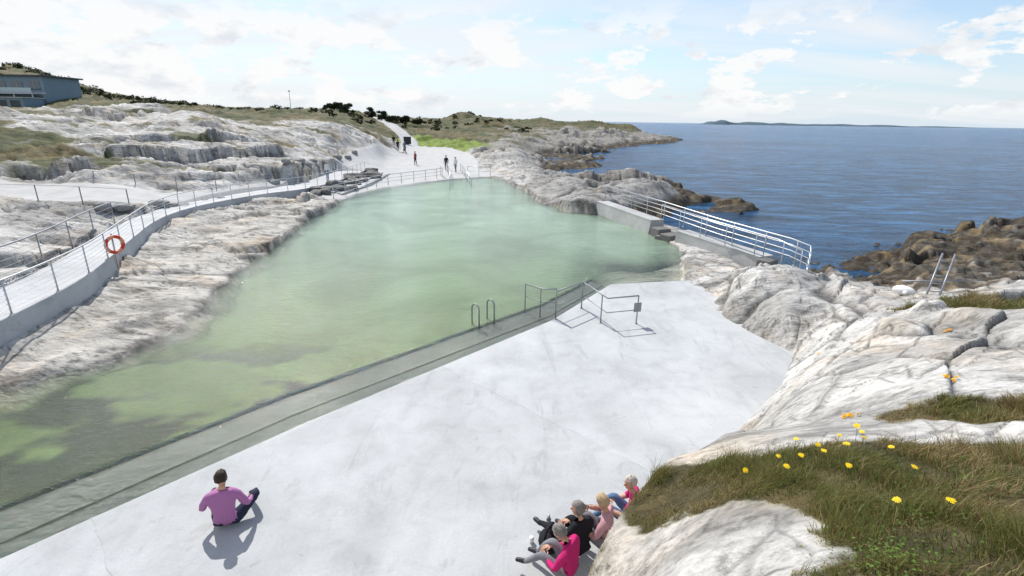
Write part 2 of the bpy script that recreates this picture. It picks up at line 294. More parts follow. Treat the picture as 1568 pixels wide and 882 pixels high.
# ------------------------------------------------------------------ terrain sheet
NT,NR=1100,1050
th=np.radians(np.linspace(-88,88,NT)); rr=.45*np.exp(np.linspace(0,math.log(380/.45),NR))
TH,RR=np.meshgrid(th,rr); X=RR*np.sin(TH); Y=RR*np.cos(TH)
H=terrain(X,Y); CRK=LAST['crack'].copy(); SPN=LAST['sp'].copy()
def colours(x,y,h,sp):
    r=np.hypot(x,y)
    C=np.ones(x.shape+(3,))
    nz=fbm(x/5,y/5,4,61); 
    light=np.array([.56,.545,.52]); mid=np.array([.37,.358,.338]); dark=np.array([.20,.187,.165]); beige=np.array([.55,.515,.46])
    t=sst(nz,-.35,.25)[...,None]; C=mid*(1-t)+light*t
    lb=(sst(-x,8,10)*sst(sp,-9,-2)*(y<40))[...,None]; C=C*(1-lb*.75)+beige*lb*.75
    pen=(sst(y,60,105)*sst(x,-14,-4))[...,None]; C=C*(1-pen*.8)+dark*1.3*pen*.8
    pr=(sst(y,24,34)*sst(x,1,3)*sst(y,75,60))[...,None]; C=C*(1-.75*pr)+mid*.75*.75*pr
    outside=(sst(sp,-.3,-1.5))
    tb=sst(-(h+.25*nz),.0,.5)*outside
    tb=tb*np.maximum(sst(x,2,5),0)
    wd=sst(sdpoly(x,y,WEED)+.9*fbm(x/2,y/2,3,66),-.5,.6)*sst(fbm(x/1.6,y/1.6,4,65),-.55,-.15)
    tb=np.maximum(tb,wd*.95)
    wn=fbm(x/1.1,y/1.1,4,67); brown=np.array([.050,.038,.024]); ochre=np.array([.20,.145,.075])
    tc=brown+(ochre-brown)*sst(wn,.15,.42)[...,None]
    C=C*(1-tb[...,None])+tc*tb[...,None]
    ub=sst(sp,.0,.15)[...,None]; sand=np.array([.52,.51,.44]); C=C*(1-ub)+sand*ub
    wet=(sst(sp,-.55,-.05)*sst(fbm(x/1.5,y/1.5,3,63),-.45,.1)*(1-ub[...,0]))[...,None]; C=C*(1-.5*wet)
    v=vegmask(x,y)
    vn=fbm(x/9,y/9,4,71)
    vg=np.array([.065,.075,.025])*(1-sst(vn,-.2,.3)[...,None])+np.array([.13,.105,.05])*sst(vn,-.2,.3)[...,None]
    gr=sst(sdpoly(x,y,GREEN),-1,1)[...,None]; vg=vg*(1-gr)+np.array([.17,.24,.035])*gr
    v=np.maximum(v,gr[...,0])
    g=np.maximum.reduce([sdpoly(x,y,q) for q in (G1,G2,G3,G4)])+gedge(x,y)
    gm=sst(g,-.05,.08); v=np.maximum(v,gm); vg=vg*(1-gm[...,None])+np.array([.085,.07,.035])*gm[...,None]
    C=C*(1-v[...,None])+vg*v[...,None]
    s2=sdpoly(x,y,PATH2); spl=sdpoly(x,y,PLAZA); cc=np.maximum(sst(s2,-.1,.1),sst(spl,-.15,.15))
    cc=np.maximum(cc*(sp<.1),0)
    C=C*(1-cc[...,None])+np.array([.47,.465,.455])*cc[...,None]; v=v*(1-cc)
    return C,v,np.clip(cc,0,1),tb
C,v,cc,tb=colours(X,Y,H,SPN)
idx=np.arange(NT*NR).reshape(NR,NT)
F=np.stack([idx[:-1,:-1],idx[:-1,1:],idx[1:,1:],idx[1:,:-1]],-1).reshape(-1,4)[:,::-1]
Hf=H.ravel(); keep=(Hf[F]>-3.2).any(1); F=F[keep]
terr=fast_mesh('rocky_terrain',np.stack([X.ravel(),Y.ravel(),Hf],-1),F,M_rock)
setcol(terr.data,'Col',np.concatenate([C.reshape(-1,3),np.ones((NT*NR,1))],1)); setf(terr.data,'veg',v); setf(terr.data,'conc',cc); setf(terr.data,'crack',CRK*(1-v)*(1-cc)*(1-.6*tb))
def hz(x,y): return float(terrain(np.array([float(x)]),np.array([float(y)]))[0])

# ------------------------------------------------------------------ sea
def sea_mat():
    m,nt,b,o=newmat('sea_water'); P=pos(nt)
    big=noise(nt,vmap(nt,P,(1,2.2,1),(0,0,math.radians(12))),.012,5,.6,.5); mid=noise(nt,vmap(nt,P,(1,2.6,1),(0,0,math.radians(12))),.22,7,.7,.3); sm=noise(nt,vmap(nt,P,(1,2.2,1),(0,0,math.radians(20))),1.7,5,.65)
    c=mix(nt,(.018,.070,.165),(.036,.125,.260),ramp(nt,big,[(.35,0.0),(.65,1.0)]))
    c=mix(nt,c,ramp(nt,mid,[(.35,.45),(.5,.95),(.66,2.0)]),1,'MULTIPLY')
    nt.links.new(c,b.inputs['Base Color']); b.inputs['Roughness'].default_value=.20; b.inputs['IOR'].default_value=1.17
    nb=bump(nt,mid,1.0,1.4); nb=bump(nt,sm,.9,.28,nb); nt.links.new(nb,b.inputs['Normal'])
    return m
seaV=[];seaF=[]
rs=[0.0,10,25,50,90,150,300,700,2000,6000,20000]; na=48
seaV.append((30,20,SEA))
for R in rs[1:]:
    for i in range(na):
        a=2*math.pi*i/na; seaV.append((30+R*math.sin(a),20+R*math.cos(a),SEA))
for k in range(len(rs)-1):
    for i in range(na):
        j=(i+1)%na
        if k==0: seaF.append((0,1+j,1+i))
        else: seaF.append((1+(k-1)*na+i,1+(k-1)*na+j,1+k*na+j,1+k*na+i))
sea=obj_from('sea_water',seaV,seaF,sea_mat())

# ------------------------------------------------------------------ pool water
def pool_mat():
    m,nt,b,o=newmat('pool_water'); P=pos(nt); d=attr(nt,'depth').outputs['Fac']; dk=attr(nt,'dark').outputs['Fac']; fr=attr(nt,'far').outputs['Fac']
    n1=noise(nt,P,.22,5,.6,.8)
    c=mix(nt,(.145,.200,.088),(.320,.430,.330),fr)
    c=mix(nt,c,ramp(nt,n1,[(.33,.80),(.66,1.18)]),1,'MULTIPLY')
    c=mix(nt,c,(.050,.058,.043),dk)
    dif=nt.nodes.new('ShaderNodeBsdfDiffuse'); nt.links.new(c,dif.inputs[0])
    tr=nt.nodes.new('ShaderNodeBsdfTransparent'); nt.links.new(mix(nt,(.95,.97,.95),(.70,.82,.66),math_(nt,'MULTIPLY',d,1.0,True)),tr.inputs[0])
    al=math_(nt,'SUBTRACT',1.0,math_(nt,'POWER',2.718,math_(nt,'MULTIPLY',d,-1.3)))
    ms=nt.nodes.new('ShaderNodeMixShader'); nt.links.new(al,ms.inputs[0]); nt.links.new(tr.outputs[0],ms.inputs[1]); nt.links.new(dif.outputs[0],ms.inputs[2])
    gl=nt.nodes.new('ShaderNodeBsdfGlossy'); gl.inputs['Roughness'].default_value=.05
    fn=nt.nodes.new('ShaderNodeFresnel'); fn.inputs['IOR'].default_value=1.33
    w1=noise(nt,vmap(nt,P,(1,2.0,1),(0,0,math.radians(-20))),3.2,5,.6,.3); w2=noise(nt,P,11,3,.6)
    nb=bump(nt,w1,.8,.08); nb=bump(nt,w2,.6,.026,nb)
    nt.links.new(nb,gl.inputs['Normal']); nt.links.new(nb,fn.inputs['Normal'])
    m2=nt.nodes.new('ShaderNodeMixShader'); nt.links.new(fn.outputs[0],m2.inputs[0]); nt.links.new(ms.outputs[0],m2.inputs[1]); nt.links.new(gl.outputs[0],m2.inputs[2])
    nt.nodes.remove(b); nt.links.new(m2.outputs[0],o.inputs[0]); return m
gx=np.arange(-15.5,9.5,.12); gy=np.arange(-3,60,.12); PX,PY=np.meshgrid(gx,gy)
psd=sdpoly(PX,PY,POOL); pkd=sdpoly(PX,PY,DECK)
TZ=terrain(PX,PY); sbn=sdpoly(PX,PY,BENCH)
dep=np.where(sbn>0,.08,np.clip(WL-TZ,0,3))
pid=np.arange(PX.size).reshape(PX.shape)
PF=np.stack([pid[:-1,:-1],pid[:-1,1:],pid[1:,1:],pid[1:,:-1]],-1).reshape(-1,4)
ok=((psd.ravel()>-1.0)&(pkd.ravel()<.3))
line=(PX-6.4)*(-13.0)-(PY-35.2)*4.9
ok&=~((PY.ravel()>20)&(line.ravel()<-2)&(PX.ravel()>5.5))
PF=PF[ok[PF].all(1)]
pool=fast_mesh('pool_water',np.stack([PX.ravel(),PY.ravel(),np.full(PX.size,WL)],-1),PF,pool_mat())
dn=fbm(PX/3.0+.4*fbm(PX,PY,2,7),PY/1.7,4,201)
darkm=sst(dn,-.06,.20)*sst(PY,14.5,11.0)*sst(dep,.25,.8)*.85
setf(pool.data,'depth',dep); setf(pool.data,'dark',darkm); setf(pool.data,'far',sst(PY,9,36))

# ------------------------------------------------------------------ slabs
def prism(name,poly,ztop,zbot,mat,parent=None,bev=0):
    bm=bmesh.new(); vs=[bm.verts.new((x,y,ztop)) for x,y in poly]; f=bm.faces.new(vs)
    if f.normal.z<0: f.normal_flip()
    r=bmesh.ops.extrude_face_region(bm,geom=[f]); 
    for e in r['geom']:
        if isinstance(e,bmesh.types.BMVert): e.co.z=zbot
    bmesh.ops.recalc_face_normals(bm,faces=bm.faces)
    me=bpy.data.meshes.new(name); bm.to_mesh(me); bm.free(); me.materials.append(mat)
    ob=bpy.data.objects.new(name,me); COL.objects.link(ob)
    if bev:
        md=ob.modifiers.new('b','BEVEL'); md.width=bev; md.segments=2; md.limit_method='ANGLE'
    if parent: ob.parent=parent
    return ob
deck=prism('concrete_deck',DECK,0,-.5,M_deck,bev=.02)
bench=prism('submerged_concrete_step',BENCH,-.18,-.88,M_bench,bev=.03)
LIP=[(-14.2,-1.5),(-7.72,6.15),(-4.78,9.78),(1.19,15.95),(3.48,19.35),(3.56,19.25),(1.24,15.83),(-4.72,9.68),(-7.66,6.05),(-14.14,-1.6)]
prism('submerged_concrete_lip',LIP,-.145,-.2,M_lipc)
def resample(P,n):
    P=[Vector(p) for p in P]; pts=[]
    m=len(P)-1
    for i in range(n+1):
        t=i/n*m; k=min(int(t),m-1); f=t-k
        p0=P[max(k-1,0)];p1=P[k];p2=P[k+1];p3=P[min(k+2,m)]
        pts.append(.5*((2*p1)+(-p0+p2)*f+(2*p0-5*p1+4*p2-p3)*f*f+(-p0+3*p1-3*p2+p3)*f**3))
    return pts
wi=resample(WIN,70); wo=resample(WOUT,70)
V=[];Fc=[]
for a,b in zip(wi,wo):
    d=(b-a).normalized(); k=a+d*.18
    V+= [(a.x,a.y,-.8),(a.x,a.y,a.z+.13),(k.x,k.y,a.z+.13),(k.x,k.y,a.z),(b.x,b.y,b.z),(b.x,b.y,-.2)]
for i in range(70):
    for j in range(5):
        p=i*6+j; Fc.append((p,p+1,p+7,p+6))
walk=obj_from('concrete_walkway',V,Fc,M_walk)

# ------------------------------------------------------------------ tubes / railings
class Geo:
    def __init__(s): s.v=[];s.f=[];s.m=[]
    def tube(s,pts,rad,sides=8,mi=0,cap=True):
        pts=[Vector(p) for p in pts]; n=len(pts)
        rads=rad if isinstance(rad,(list,tuple)) else [rad]*n
        up=Vector((0,0,1)); base=len(s.v); prev=None
        for i,p in enumerate(pts):
            d=(pts[min(i+1,n-1)]-pts[max(i-1,0)]).normalized()
            if prev is None:
                a=up if abs(d.z)<.9 else Vector((1,0,0)); u=d.cross(a).normalized()
            else: u=(prev-d*prev.dot(d)).normalized()
            prev=u; w=d.cross(u)
            for k in range(sides):
                t=2*math.pi*k/sides; s.v.append(p+rads[i]*(u*math.cos(t)+w*math.sin(t)))
        for i in range(n-1):
            for k in range(sides):
                a=base+i*sides+k; b=base+i*sides+(k+1)%sides
                s.f.append((a,b,b+sides,a+sides)); s.m.append(mi)
        if cap:
            s.f.append(tuple(base+k for k in reversed(range(sides)))); s.m.append(mi)
            s.f.append(tuple(base+(n-1)*sides+k for k in range(sides))); s.m.append(mi)
    def box(s,c,size,rotz=0,mi=0,tilt=None):
        c=Vector(c); R=Matrix.Rotation(rotz,3,'Z')
        if tilt: R=R@Matrix.Rotation(tilt,3,'X')
        b=len(s.v)
        for x in(-.5,.5):
            for y in(-.5,.5):
                for z in(-.5,.5): s.v.append(c+R@Vector((x*size[0],y*size[1],z*size[2])))
        for q in ((0,1,3,2),(4,6,7,5),(0,4,5,1),(2,3,7,6),(0,2,6,4),(1,5,7,3)): s.f.append(tuple(b+i for i in q)); s.m.append(mi)
    def ell(s,c,rad,rot=None,mi=0,seg=12,ring=8):
        c=Vector(c); R=rot if rot else Matrix.Identity(3); b=len(s.v)
        for i in range(ring+1):
            ph=math.pi*i/ring
            for j in range(seg):
                t=2*math.pi*j/seg
                s.v.append(c+R@Vector((rad[0]*math.sin(ph)*math.cos(t),rad[1]*math.sin(ph)*math.sin(t),rad[2]*math.cos(ph))))
        for i in range(ring):
            for j in range(seg):
                s.f.append((b+i*seg+j,b+(i+1)*seg+j,b+(i+1)*seg+(j+1)%seg,b+i*seg+(j+1)%seg)); s.m.append(mi)
    def make(s,name,mats,parent=None,smooth=False):
        return obj_from(name,s.v,s.f,mats,parent,smooth,s.m)
def railing(name,pts,height=1.0,rails=(1.0,.5),spacing=1.8,rt=.024,rr_=.014,post=.022,smoothed=0,mat=None):
    if smoothed: pts=resample(pts,smoothed)
    pts=[Vector(p) for p in pts]; g=Geo(); up=Vector((0,0,1))
    for i,f in enumerate(rails): g.tube([p+up*height*f for p in pts],rt if i==0 else rr_,6)
    L=[0]
    for a,b in zip(pts,pts[1:]): L.append(L[-1]+(b-a).length)
    n=max(1,round(L[-1]/spacing))
    for k in range(n+1):
        t=L[-1]*k/n; j=max(0,min(len(pts)-2,next((i for i in range(len(L)-1) if L[i+1]>=t-1e-6),len(pts)-2)))
        f=(t-L[j])/max(L[j+1]-L[j],1e-6); p=pts[j].lerp(pts[j+1],f)
        g.tube([p-up*.05,p+up*height*rails[0]],post,6); g.tube([p,p+up*.012],post*2.4,8)
    return g.make(name,[mat or M_steel],smooth=True)
inner=[p+(q-p).normalized()*.09+Vector((0,0,.13)) for p,q in zip(wi,wo)]
railing('walkway_railing',inner[8:],.92,(1,.86,.72,.58,.44,.30,.16),1.9,.026,.007)
outer=[p+(p-q).normalized()*.25+Vector((0,0,.05)) for p,q in zip(wo,wi)]
railing('walkway_railing',outer[6:32],1.05,(1,.78,.58,.38,.2),2.6,.028,.008,mat=M_dsteel)
railing('path_railing',[(-29.5,29.2,1.15),(-25.4,28.9,1.15),(-21.8,29.0,1.0)],1.0,(1,),2.6,.012,.006,.03,mat=M_dsteel)
railing('path_railing',[(-31,35.0,1.45),(-27,34.9,1.3),(-23.3,34.8,1.1),(-21.6,38,.9),(-21,46,.6)],1.0,(1,),2.9,.01,.006,.03,mat=M_dsteel)
railing('pool_railing',[(-14,40,.05),(-12.3,47.9,.05),(-7.6,56,.05),(-8.2,58.5,.05)],.95,(1,.66,.33),1.8,.03,.018,.03)
railing('ramp_railing',[(-8.2,64,.05),(-6.9,56.5,.0),(-6.0,48.9,-.35)],.95,(1,.5),2.2,.035,.02,.032)
railing('ramp_railing',[(-6.4,63,.05),(-5.2,56.5,.0),(-4.0,49.1,-.35)],.95,(1,.5),2.2,.035,.02,.032)
railing('pool_railing',[(-2.6,58.3,.05),(-5.2,58.6,.05)],.95,(1,.5),1.6,.03,.018,.03)
railing('entry_handrail',[(.45,16.25,-.17),(.95,15.75,-.17),(1.4,15.28,-.02)],1.0,(1,.55),.75,.022,.015,.02,mat=M_dsteel)
railing('entry_handrail',[(1.4,15.2,0),(2.35,16.2,0)],.93,(1,.5),1.6,.022,.015,.02,mat=M_dsteel)
railing('entry_handrail',[(2.35,16.25,0),(2.9,14.6,0),(3.9,14.9,0)],.93,(1,.5),1.35,.022,.015,.02,mat=M_dsteel)
g=Geo(); g.box((3.9,14.9,.55),(.25,.02,.3),.3); g.make('steel_sign_plate',[M_dsteel])
g=Geo()
for (x,y) in ((-1.0,14.72),(-.55,15.17)):
    d=Vector((-.7,.71,0)); p=Vector((x,y,-.2)); pts=[p+Vector((0,0,z)) for z in (0,.3,.62)]
    for k in range(1,8):
        a=math.pi*k/8; pts.append(p+d*(.17*(1-math.cos(a)))+Vector((0,0,.62+.17*math.sin(a))))
    pts+=[p+d*.34+Vector((0,0,z)) for z in (.62,.2,-.3,-.9)]
    g.tube(pts,.024,8)
for z in (-.25,-.5,-.75):
    d=Vector((-.7,.71,0))*.34; g.tube([Vector((-1.0,14.72,z-.05))+d,Vector((-.55,15.17,z-.05))+d],.018,6)
g.make('pool_ladder',[M_dsteel],smooth=True)

# ------------------------------------------------------------------ sea wall with railing
def dam(name,a,b,za,zb,w=.7):
    a=Vector(a);b=Vector(b);d=(b-a).normalized();nrm=Vector((-d.y,d.x))
    if nrm.x<0: nrm=-nrm
    V=[];Fq=[];S=8
    for i in range(S+1):
        p=a.lerp(b,i/S); z=za+(zb-za)*i/S
        for o_,k in [(-.45,-1.6),(-.16,z-.12),(-.16,z),(w,z),(w+.2,-2.4)]:
            q=p+nrm*o_; V.append((q.x,q.y,k))
    for i in range(S):
        for j in range(4): k=i*5+j; Fq.append((k,k+5,k+6,k+1))
    Fq.append((0,1,2,3,4)); e=S*5; Fq.append((e+4,e+3,e+2,e+1,e))
    return obj_from(name,V,Fq,M_conc)
dam('sea_wall',(5.95,35.6),(8.0,29.0),.75,.7)
dam('sea_wall',(8.75,26.6),(11.0,21.9),.6,.45)
g=Geo()
for c,s_,r_ in (((8.3,28.3,.1),(.8,.8,.6),.3),((8.6,27.4,.0),(.9,.8,.5),.5),((8.2,27.7,-.1),(.6,.6,.4),.9),((11.0,21.4,.25),(.8,.6,.45),.7)): g.box(c,s_,r_)
sb_=g.make('stone_block',[simple('dark_stone',(.16,.155,.15),.8)]); md=sb_.modifiers.new('b','BEVEL'); md.width=.06; md.segments=2
railing('sea_wall_railing',[(6.55,36.6,.7),(8.6,29.3,.7),(10.0,24.6,.6),(11.45,20.6,.55),(11.25,18.9,.65),(10.9,18.2,.5)],1.0,(1,.76,.52,.28),1.9,.026,.018,.022)
railing('sea_wall_railing',[(8.3,28.6,.72),(9.6,24.5,.6),(11.05,20.9,.5),(10.75,18.5,.6)],.95,(1,),1.9,.022,.018,.02)

# ------------------------------------------------------------------ terraces and stones by the walkway
par=bpy.data.objects.new('seating_terrace',None); COL.objects.link(par)
for k in range(3):
    o_=.75*k; z=.36-.12*k
    poly=[(-16.2+o_,42.5),(-15.9+o_,50),(-16.2+o_,58.8),(-15.45+o_,58.8),(-15.15+o_,50),(-15.45+o_,42.0)]
    prism('step_%d'%k,poly,z,-.3,M_conc,par,.02)
def rocks(name,items,mat,seed=1):
    V=[];Fq=[]
    rs_=random.Random(seed)
    for (x,y,z,sx,sy,sz) in items:
        bm=bmesh.new(); bmesh.ops.create_icosphere(bm,subdivisions=3,radius=1); off=rs_.random()*50
        rot=Matrix.Rotation(rs_.random()*6,3,'Z')
        co=np.array([v.co[:] for v in bm.verts]); q=co*1.1
        dd=1+.35*pn(q[:,0]+off,q[:,1]+q[:,2],5)+.15*pn(q[:,0]*3+off,q[:,1]*3+q[:,2]*2,6)
        co=np.sign(co)*np.abs(co)**.75*dd[:,None]
        b=len(V)
        for c in co:
            w=rot@Vector((c[0]*sx,c[1]*sy,c[2]*sz)); V.append((x+w.x,y+w.y,z+w.z))
        for f in bm.faces: Fq.append(tuple(b+v.index for v in f.verts))
        bm.free()
    return obj_from(name,V,Fq,mat,smooth=False)
M_stone=simple('boulder_stone',(.27,.26,.25),.85,0,.35,6)
M_stone2=simple('dark_boulder',(.13,.125,.12),.85,0,.35,6)
it=[]
for i in range(22):
    f=i/21; x=-15.9+random.uniform(-.3,1.7); y=40.5+f*18; it.append((x,y,.40-.15*(x+15.9),random.uniform(.35,.7),random.uniform(.5,1.2),random.uniform(.2,.36)))
rocks('stone_blocks',it,M_stone2,3)
it=[]
for i in range(14):
    f=i/13; x=-21.3+f*1.0+random.uniform(-.3,.3); y=26.8+f*9; it.append((x,y,hz(x,y)+.08,random.uniform(.25,.5),random.uniform(.25,.5),random.uniform(.15,.3)))
for i in range(10):
    f=i/9; x=-19.9-random.uniform(0,.8); y=44+f*22; it.append((x,y,hz(x,y)+.1,random.uniform(.3,.6),random.uniform(.3,.6),random.uniform(.2,.35)))
rocks('boulders',it,M_stone,4)

# ------------------------------------------------------------------ life ring
par=bpy.data.objects.new('life_ring',None); COL.objects.link(par)
cpos=Vector((-14.62,18.3,1.45)); tdir=Vector((.4,.9,0)).normalized()
g=Geo(); R=.29
for s0 in range(8):
    p=[]
    for k in range(5):
        a=2*math.pi*(s0*4+k)/32; p.append(cpos+tdir*(R*math.cos(a))+Vector((0,0,R*math.sin(a))))
    g.tube(p,.062,10,mi=(0 if s0%2 else 1),cap=False)
g.make('ring',[M_red,simple('ring_band',(.75,.3,.2),.4)],par,True)
g=Geo(); g.tube([cpos+Vector((-.08,.04,-.9)),cpos+Vector((-.08,.04,.4))],.03,8); g.make('post',[M_steel],par,True)

# ------------------------------------------------------------------ people
M_skin=simple('skin',(.56,.33,.23),.55,0,.08,10)
M_eye=simple('eye_dark',(.02,.015,.01),.3)
M_lip=simple('lips',(.45,.16,.13),.5)
def body_from(joints,edges,rads,mats,name,parent):
    names=list(joints); me=bpy.data.meshes.new(name)
    me.from_pydata([joints[k] for k in names],[(names.index(a),names.index(b)) for a,b,_ in edges],[])
    ob=bpy.data.objects.new(name,me); COL.objects.link(ob)
    md=ob.modifiers.new('s','SKIN'); md.use_smooth_shade=True
    for i,k in enumerate(names):
        r=rads[k]; me.skin_vertices[0].data[i].radius=(r if isinstance(r,tuple) else (r,r)); me.skin_vertices[0].data[i].use_root=(k=='pelvis')
    ss=ob.modifiers.new('u','SUBSURF'); ss.levels=2; ss.render_levels=2
    dg=bpy.context.evaluated_depsgraph_get(); me2=bpy.data.meshes.new_from_object(ob.evaluated_get(dg))
    bpy.data.objects.remove(ob); me2.name=name
    me2.materials.clear()
    for m in mats: me2.materials.append(m)
    cen=np.empty(len(me2.polygons)*3); me2.polygons.foreach_get('center',cen); cen=cen.reshape(-1,3)
    best=np.full(len(cen),1e9); mi=np.zeros(len(cen),int)
    for a,b,l in edges:
        A_=np.array(joints[a]);B_=np.array(joints[b]); e=B_-A_; t=np.clip(((cen-A_)@e)/(e@e),0,1)
        ra=np.mean(rads[a]); rb=np.mean(rads[b])
        d=np.linalg.norm(cen-A_-t[:,None]*e,axis=1)/(ra+(rb-ra)*t); u=d<best; best[u]=d[u]; mi[u]=l
    me2.polygons.foreach_set('material_index',mi.astype(np.int32)); me2.polygons.foreach_set('use_smooth',[True]*len(cen))
    co=np.empty(len(me2.vertices)*3); me2.vertices.foreach_get('co',co); co=co.reshape(-1,3)
    no=np.empty(len(me2.vertices)*3); me2.vertices.foreach_get('normal',no); no=no.reshape(-1,3)
    k=.014*fbm(co[:,0]*9+co[:,1]*4,co[:,2]*11+co[:,1]*6,3,17)
    co=co+no*k[:,None]; me2.vertices.foreach_set('co',co.ravel()); me2.update()
    o2=bpy.data.objects.new(name,me2); COL.objects.link(o2); o2.parent=parent; return o2
def hand(g,wrist,d,side,curl=.5):
    w=Vector(wrist); d=Vector(d).normalized(); s=Vector(side); s=(s-d*s.dot(d)).normalized(); nrm=d.cross(s)
    R=Matrix((s,d,nrm)).transposed()
    g.ell(w+d*.045,(.040,.052,.017),R,0,10,8)
    for i,(o_,L) in enumerate(((.028,.072),(.010,.080),(-.009,.075),(-.027,.060))):
        p=w+d*.085+s*o_; c1=(d-nrm*curl*.4).normalized(); c2=(d-nrm*curl*1.1).normalized(); c3=(d-nrm*curl*2).normalized()
        p0=w+d*.05+s*o_*.8
        g.tube([p0,p,p+c1*L*.45,p+c1*L*.45+c2*L*.3,p+c1*L*.45+c2*L*.3+c3*L*.25],[.009,.0095,.0085,.0075,.005],6)
    p0=w+d*.02+s*.02; p1=w+d*.045+s*.05; g.tube([p0,p1,p1+(d*.8+s*.5)*.03,p1+(d*.8+s*.5)*.03+(d-nrm*.4)*.024],[.013,.011,.010,.006],6)
def head(parent,c,fwd,hair,size=1,long=False):
    c=Vector(c); f=Vector(fwd).normalized(); r=f.cross(Vector((0,0,1))).normalized(); u=r.cross(f)
    R=Matrix((r,f,u)).transposed(); g=Geo()
    T=lambda x,y,z: c+R@(Vector((x,y,z))*size)
    g.ell(T(0,0,.01),(.076*size,.094*size,.105*size),R,0,16,12)
    g.ell(T(0,.03,-.055),(.055*size,.058*size,.058*size),R,0,12,8)
    g.tube([T(0,.088,.02),T(0,.108,-.018),T(0,.088,-.028)],[.008*size,.014*size,.008*size],6)
    for sx in(-1,1):
        g.ell(T(.078*sx,-.005,-.005),(.010*size,.022*size,.032*size),R,0,8,6)
        g.ell(T(.030*sx,.083,.016),(.013*size,.008*size,.008*size),R,2,8,6)
    g.ell(T(0,.082,-.052),(.024*size,.010*size,.007*size),R,3,8,6)
    g.make('head',[M_skin,hair,M_eye,M_lip],parent,True)
    V=[];Fq=[];seg=26;ring=18; sd_=random.uniform(0,50)
    for i in range(ring+1):
        ph=math.pi*i/ring
        for j in range(seg):
            t=2*math.pi*(j%seg)/seg; x=math.sin(ph)*math.cos(t); y=math.sin(ph)*math.sin(t); z=math.cos(ph)
            k=1.03+.2*float(fbm(np.array([x*2.5+sd_+z]),np.array([y*2.5-z*1.5]),3,9)[0])
            V.append(T(x*.089*k,y*.106*k-.008,z*.115*k+.018))
    for i in range(ring):
        for j in range(seg):
            ph=math.pi*(i+.5)/ring; t=2*math.pi*(j+.5)/seg; y=math.sin(ph)*math.sin(t); z=math.cos(ph)
            if (y>.15 and z<.5-(0 if y<.6 else -.05)) or z<(-.8 if long else -.5): continue
            Fq.append((i*seg+j,(i+1)*seg+j,(i+1)*seg+(j+1)%seg,i*seg+(j+1)%seg))
    obj_from('hair',V,Fq,hair,parent,True)
def person(name,loc,yaw,pose,shirt,legs,hair,shoe=None,scale=1,long=False,barelegs=False,sleeve_long=True,headturn=0,over=None,tilt=-.12):
    par=bpy.data.objects.new(name,None); COL.objects.link(par)
    shoe=shoe or M_dark
    if pose=='stand':
        J=dict(pelvis=(0,0,.95),waist=(0,0,1.1),chest=(0,.01,1.33),neck=(0,0,1.5),hd=(0,.02,1.6),
          sL=(-.18,0,1.43),eL=(-.25,-.03,1.14),wL=(-.25,.08,.90),sR=(.18,0,1.43),eR=(.25,-.03,1.14),wR=(.25,.08,.90),
          hL=(-.10,0,.9),kL=(-.11,.06,.5),aL=(-.11,.02,.09),tL=(-.12,.19,.035),hR=(.10,0,.9),kR=(.12,-.02,.5),aR=(.13,-.14,.10),tR=(.14,.03,.035))
        hc=(0,.03,1.66)
    elif pose=='sit_knees':
        J=dict(pelvis=(0,0,.13),waist=(0,-.03,.27),chest=(0,.0,.48),neck=(0,.05,.66),hd=(.01,.09,.76),
          sL=(-.19,.02,.59),eL=(-.33,.08,.34),wL=(-.24,.30,.34),sR=(.19,.02,.59),eR=(.31,.06,.34),wR=(.33,.26,.30),
          hL=(-.12,.05,.12),kL=(-.22,.44,.40),aL=(-.14,.64,.09),tL=(-.15,.82,.04),hR=(.12,.05,.12),kR=(.40,.34,.30),aR=(.24,.60,.09),tR=(.30,.78,.04))
        hc=(.01,.08,.84)
    else:
        J=dict(pelvis=(0,0,.13),waist=(0,.01,.28),chest=(0,.04,.50),neck=(0,.07,.67),hd=(0,.11,.76),
          sL=(-.18,.05,.60),eL=(-.27,.16,.36),wL=(-.12,.36,.34),sR=(.18,.05,.60),eR=(.27,.18,.36),wR=(.10,.38,.36),
          hL=(-.11,.04,.12),kL=(-.13,.42,.38),aL=(-.12,.70,.09),tL=(-.14,.86,.06),hR=(.11,.04,.12),kR=(.15,.40,.42),aR=(.13,.62,.09),tR=(.15,.80,.05))
        hc=(0,.13,.84)
    if over:
        J.update({k:q for k,q in over.items() if k!='hc'}); hc=over.get('hc',hc)
    RD=dict(pelvis=(.16,.125),waist=(.145,.11),chest=(.17,.12),neck=.062,hd=.05,sL=.078,eL=.052,wL=.030,sR=.078,eR=.052,wR=.030,hL=.105,kL=.066,aL=.044,tL=.034,hR=.105,kR=.066,aR=.044,tR=.034)
    lc=3 if barelegs else 1; fa=0 if sleeve_long else 3
    E=[('pelvis','waist',0),('waist','chest',0),('chest','neck',0),('neck','hd',3),('chest','sL',0),('sL','eL',0),('eL','wL',fa),('chest','sR',0),('sR','eR',0),('eR','wR',fa),
       ('pelvis','hL',1),('hL','kL',1),('kL','aL',lc),('aL','tL',2),('pelvis','hR',1),('hR','kR',1),('kR','aR',lc),('aR','tR',2)]
    body_from(J,E,RD,[shirt,legs,shoe,M_skin],'body',par)
    g=Geo()
    for s_,sg in(('L',1),('R',-1)):
        w=Vector(J['w'+s_]); e=Vector(J['e'+s_]); d=(w-e).normalized()
        g.tube([w-d*.06,w+d*.03],[.026,.024],8); hand(g,w+d*.01,d,(sg,.2,0),.6)
    g.make('hands',[M_skin],par,True)
    ft=Matrix.Rotation(headturn,3,'Z')@Vector((0,1,tilt)); head(par,hc,ft,hair,1,long)
    par.location=loc; par.rotation_euler=(0,0,yaw); par.scale=(scale,)*3
    return par
def yaw(dx,dy): return math.atan2(-dx,dy)
def cloth(n,c): return simple(n,c,.85,0,.12,40,.1)
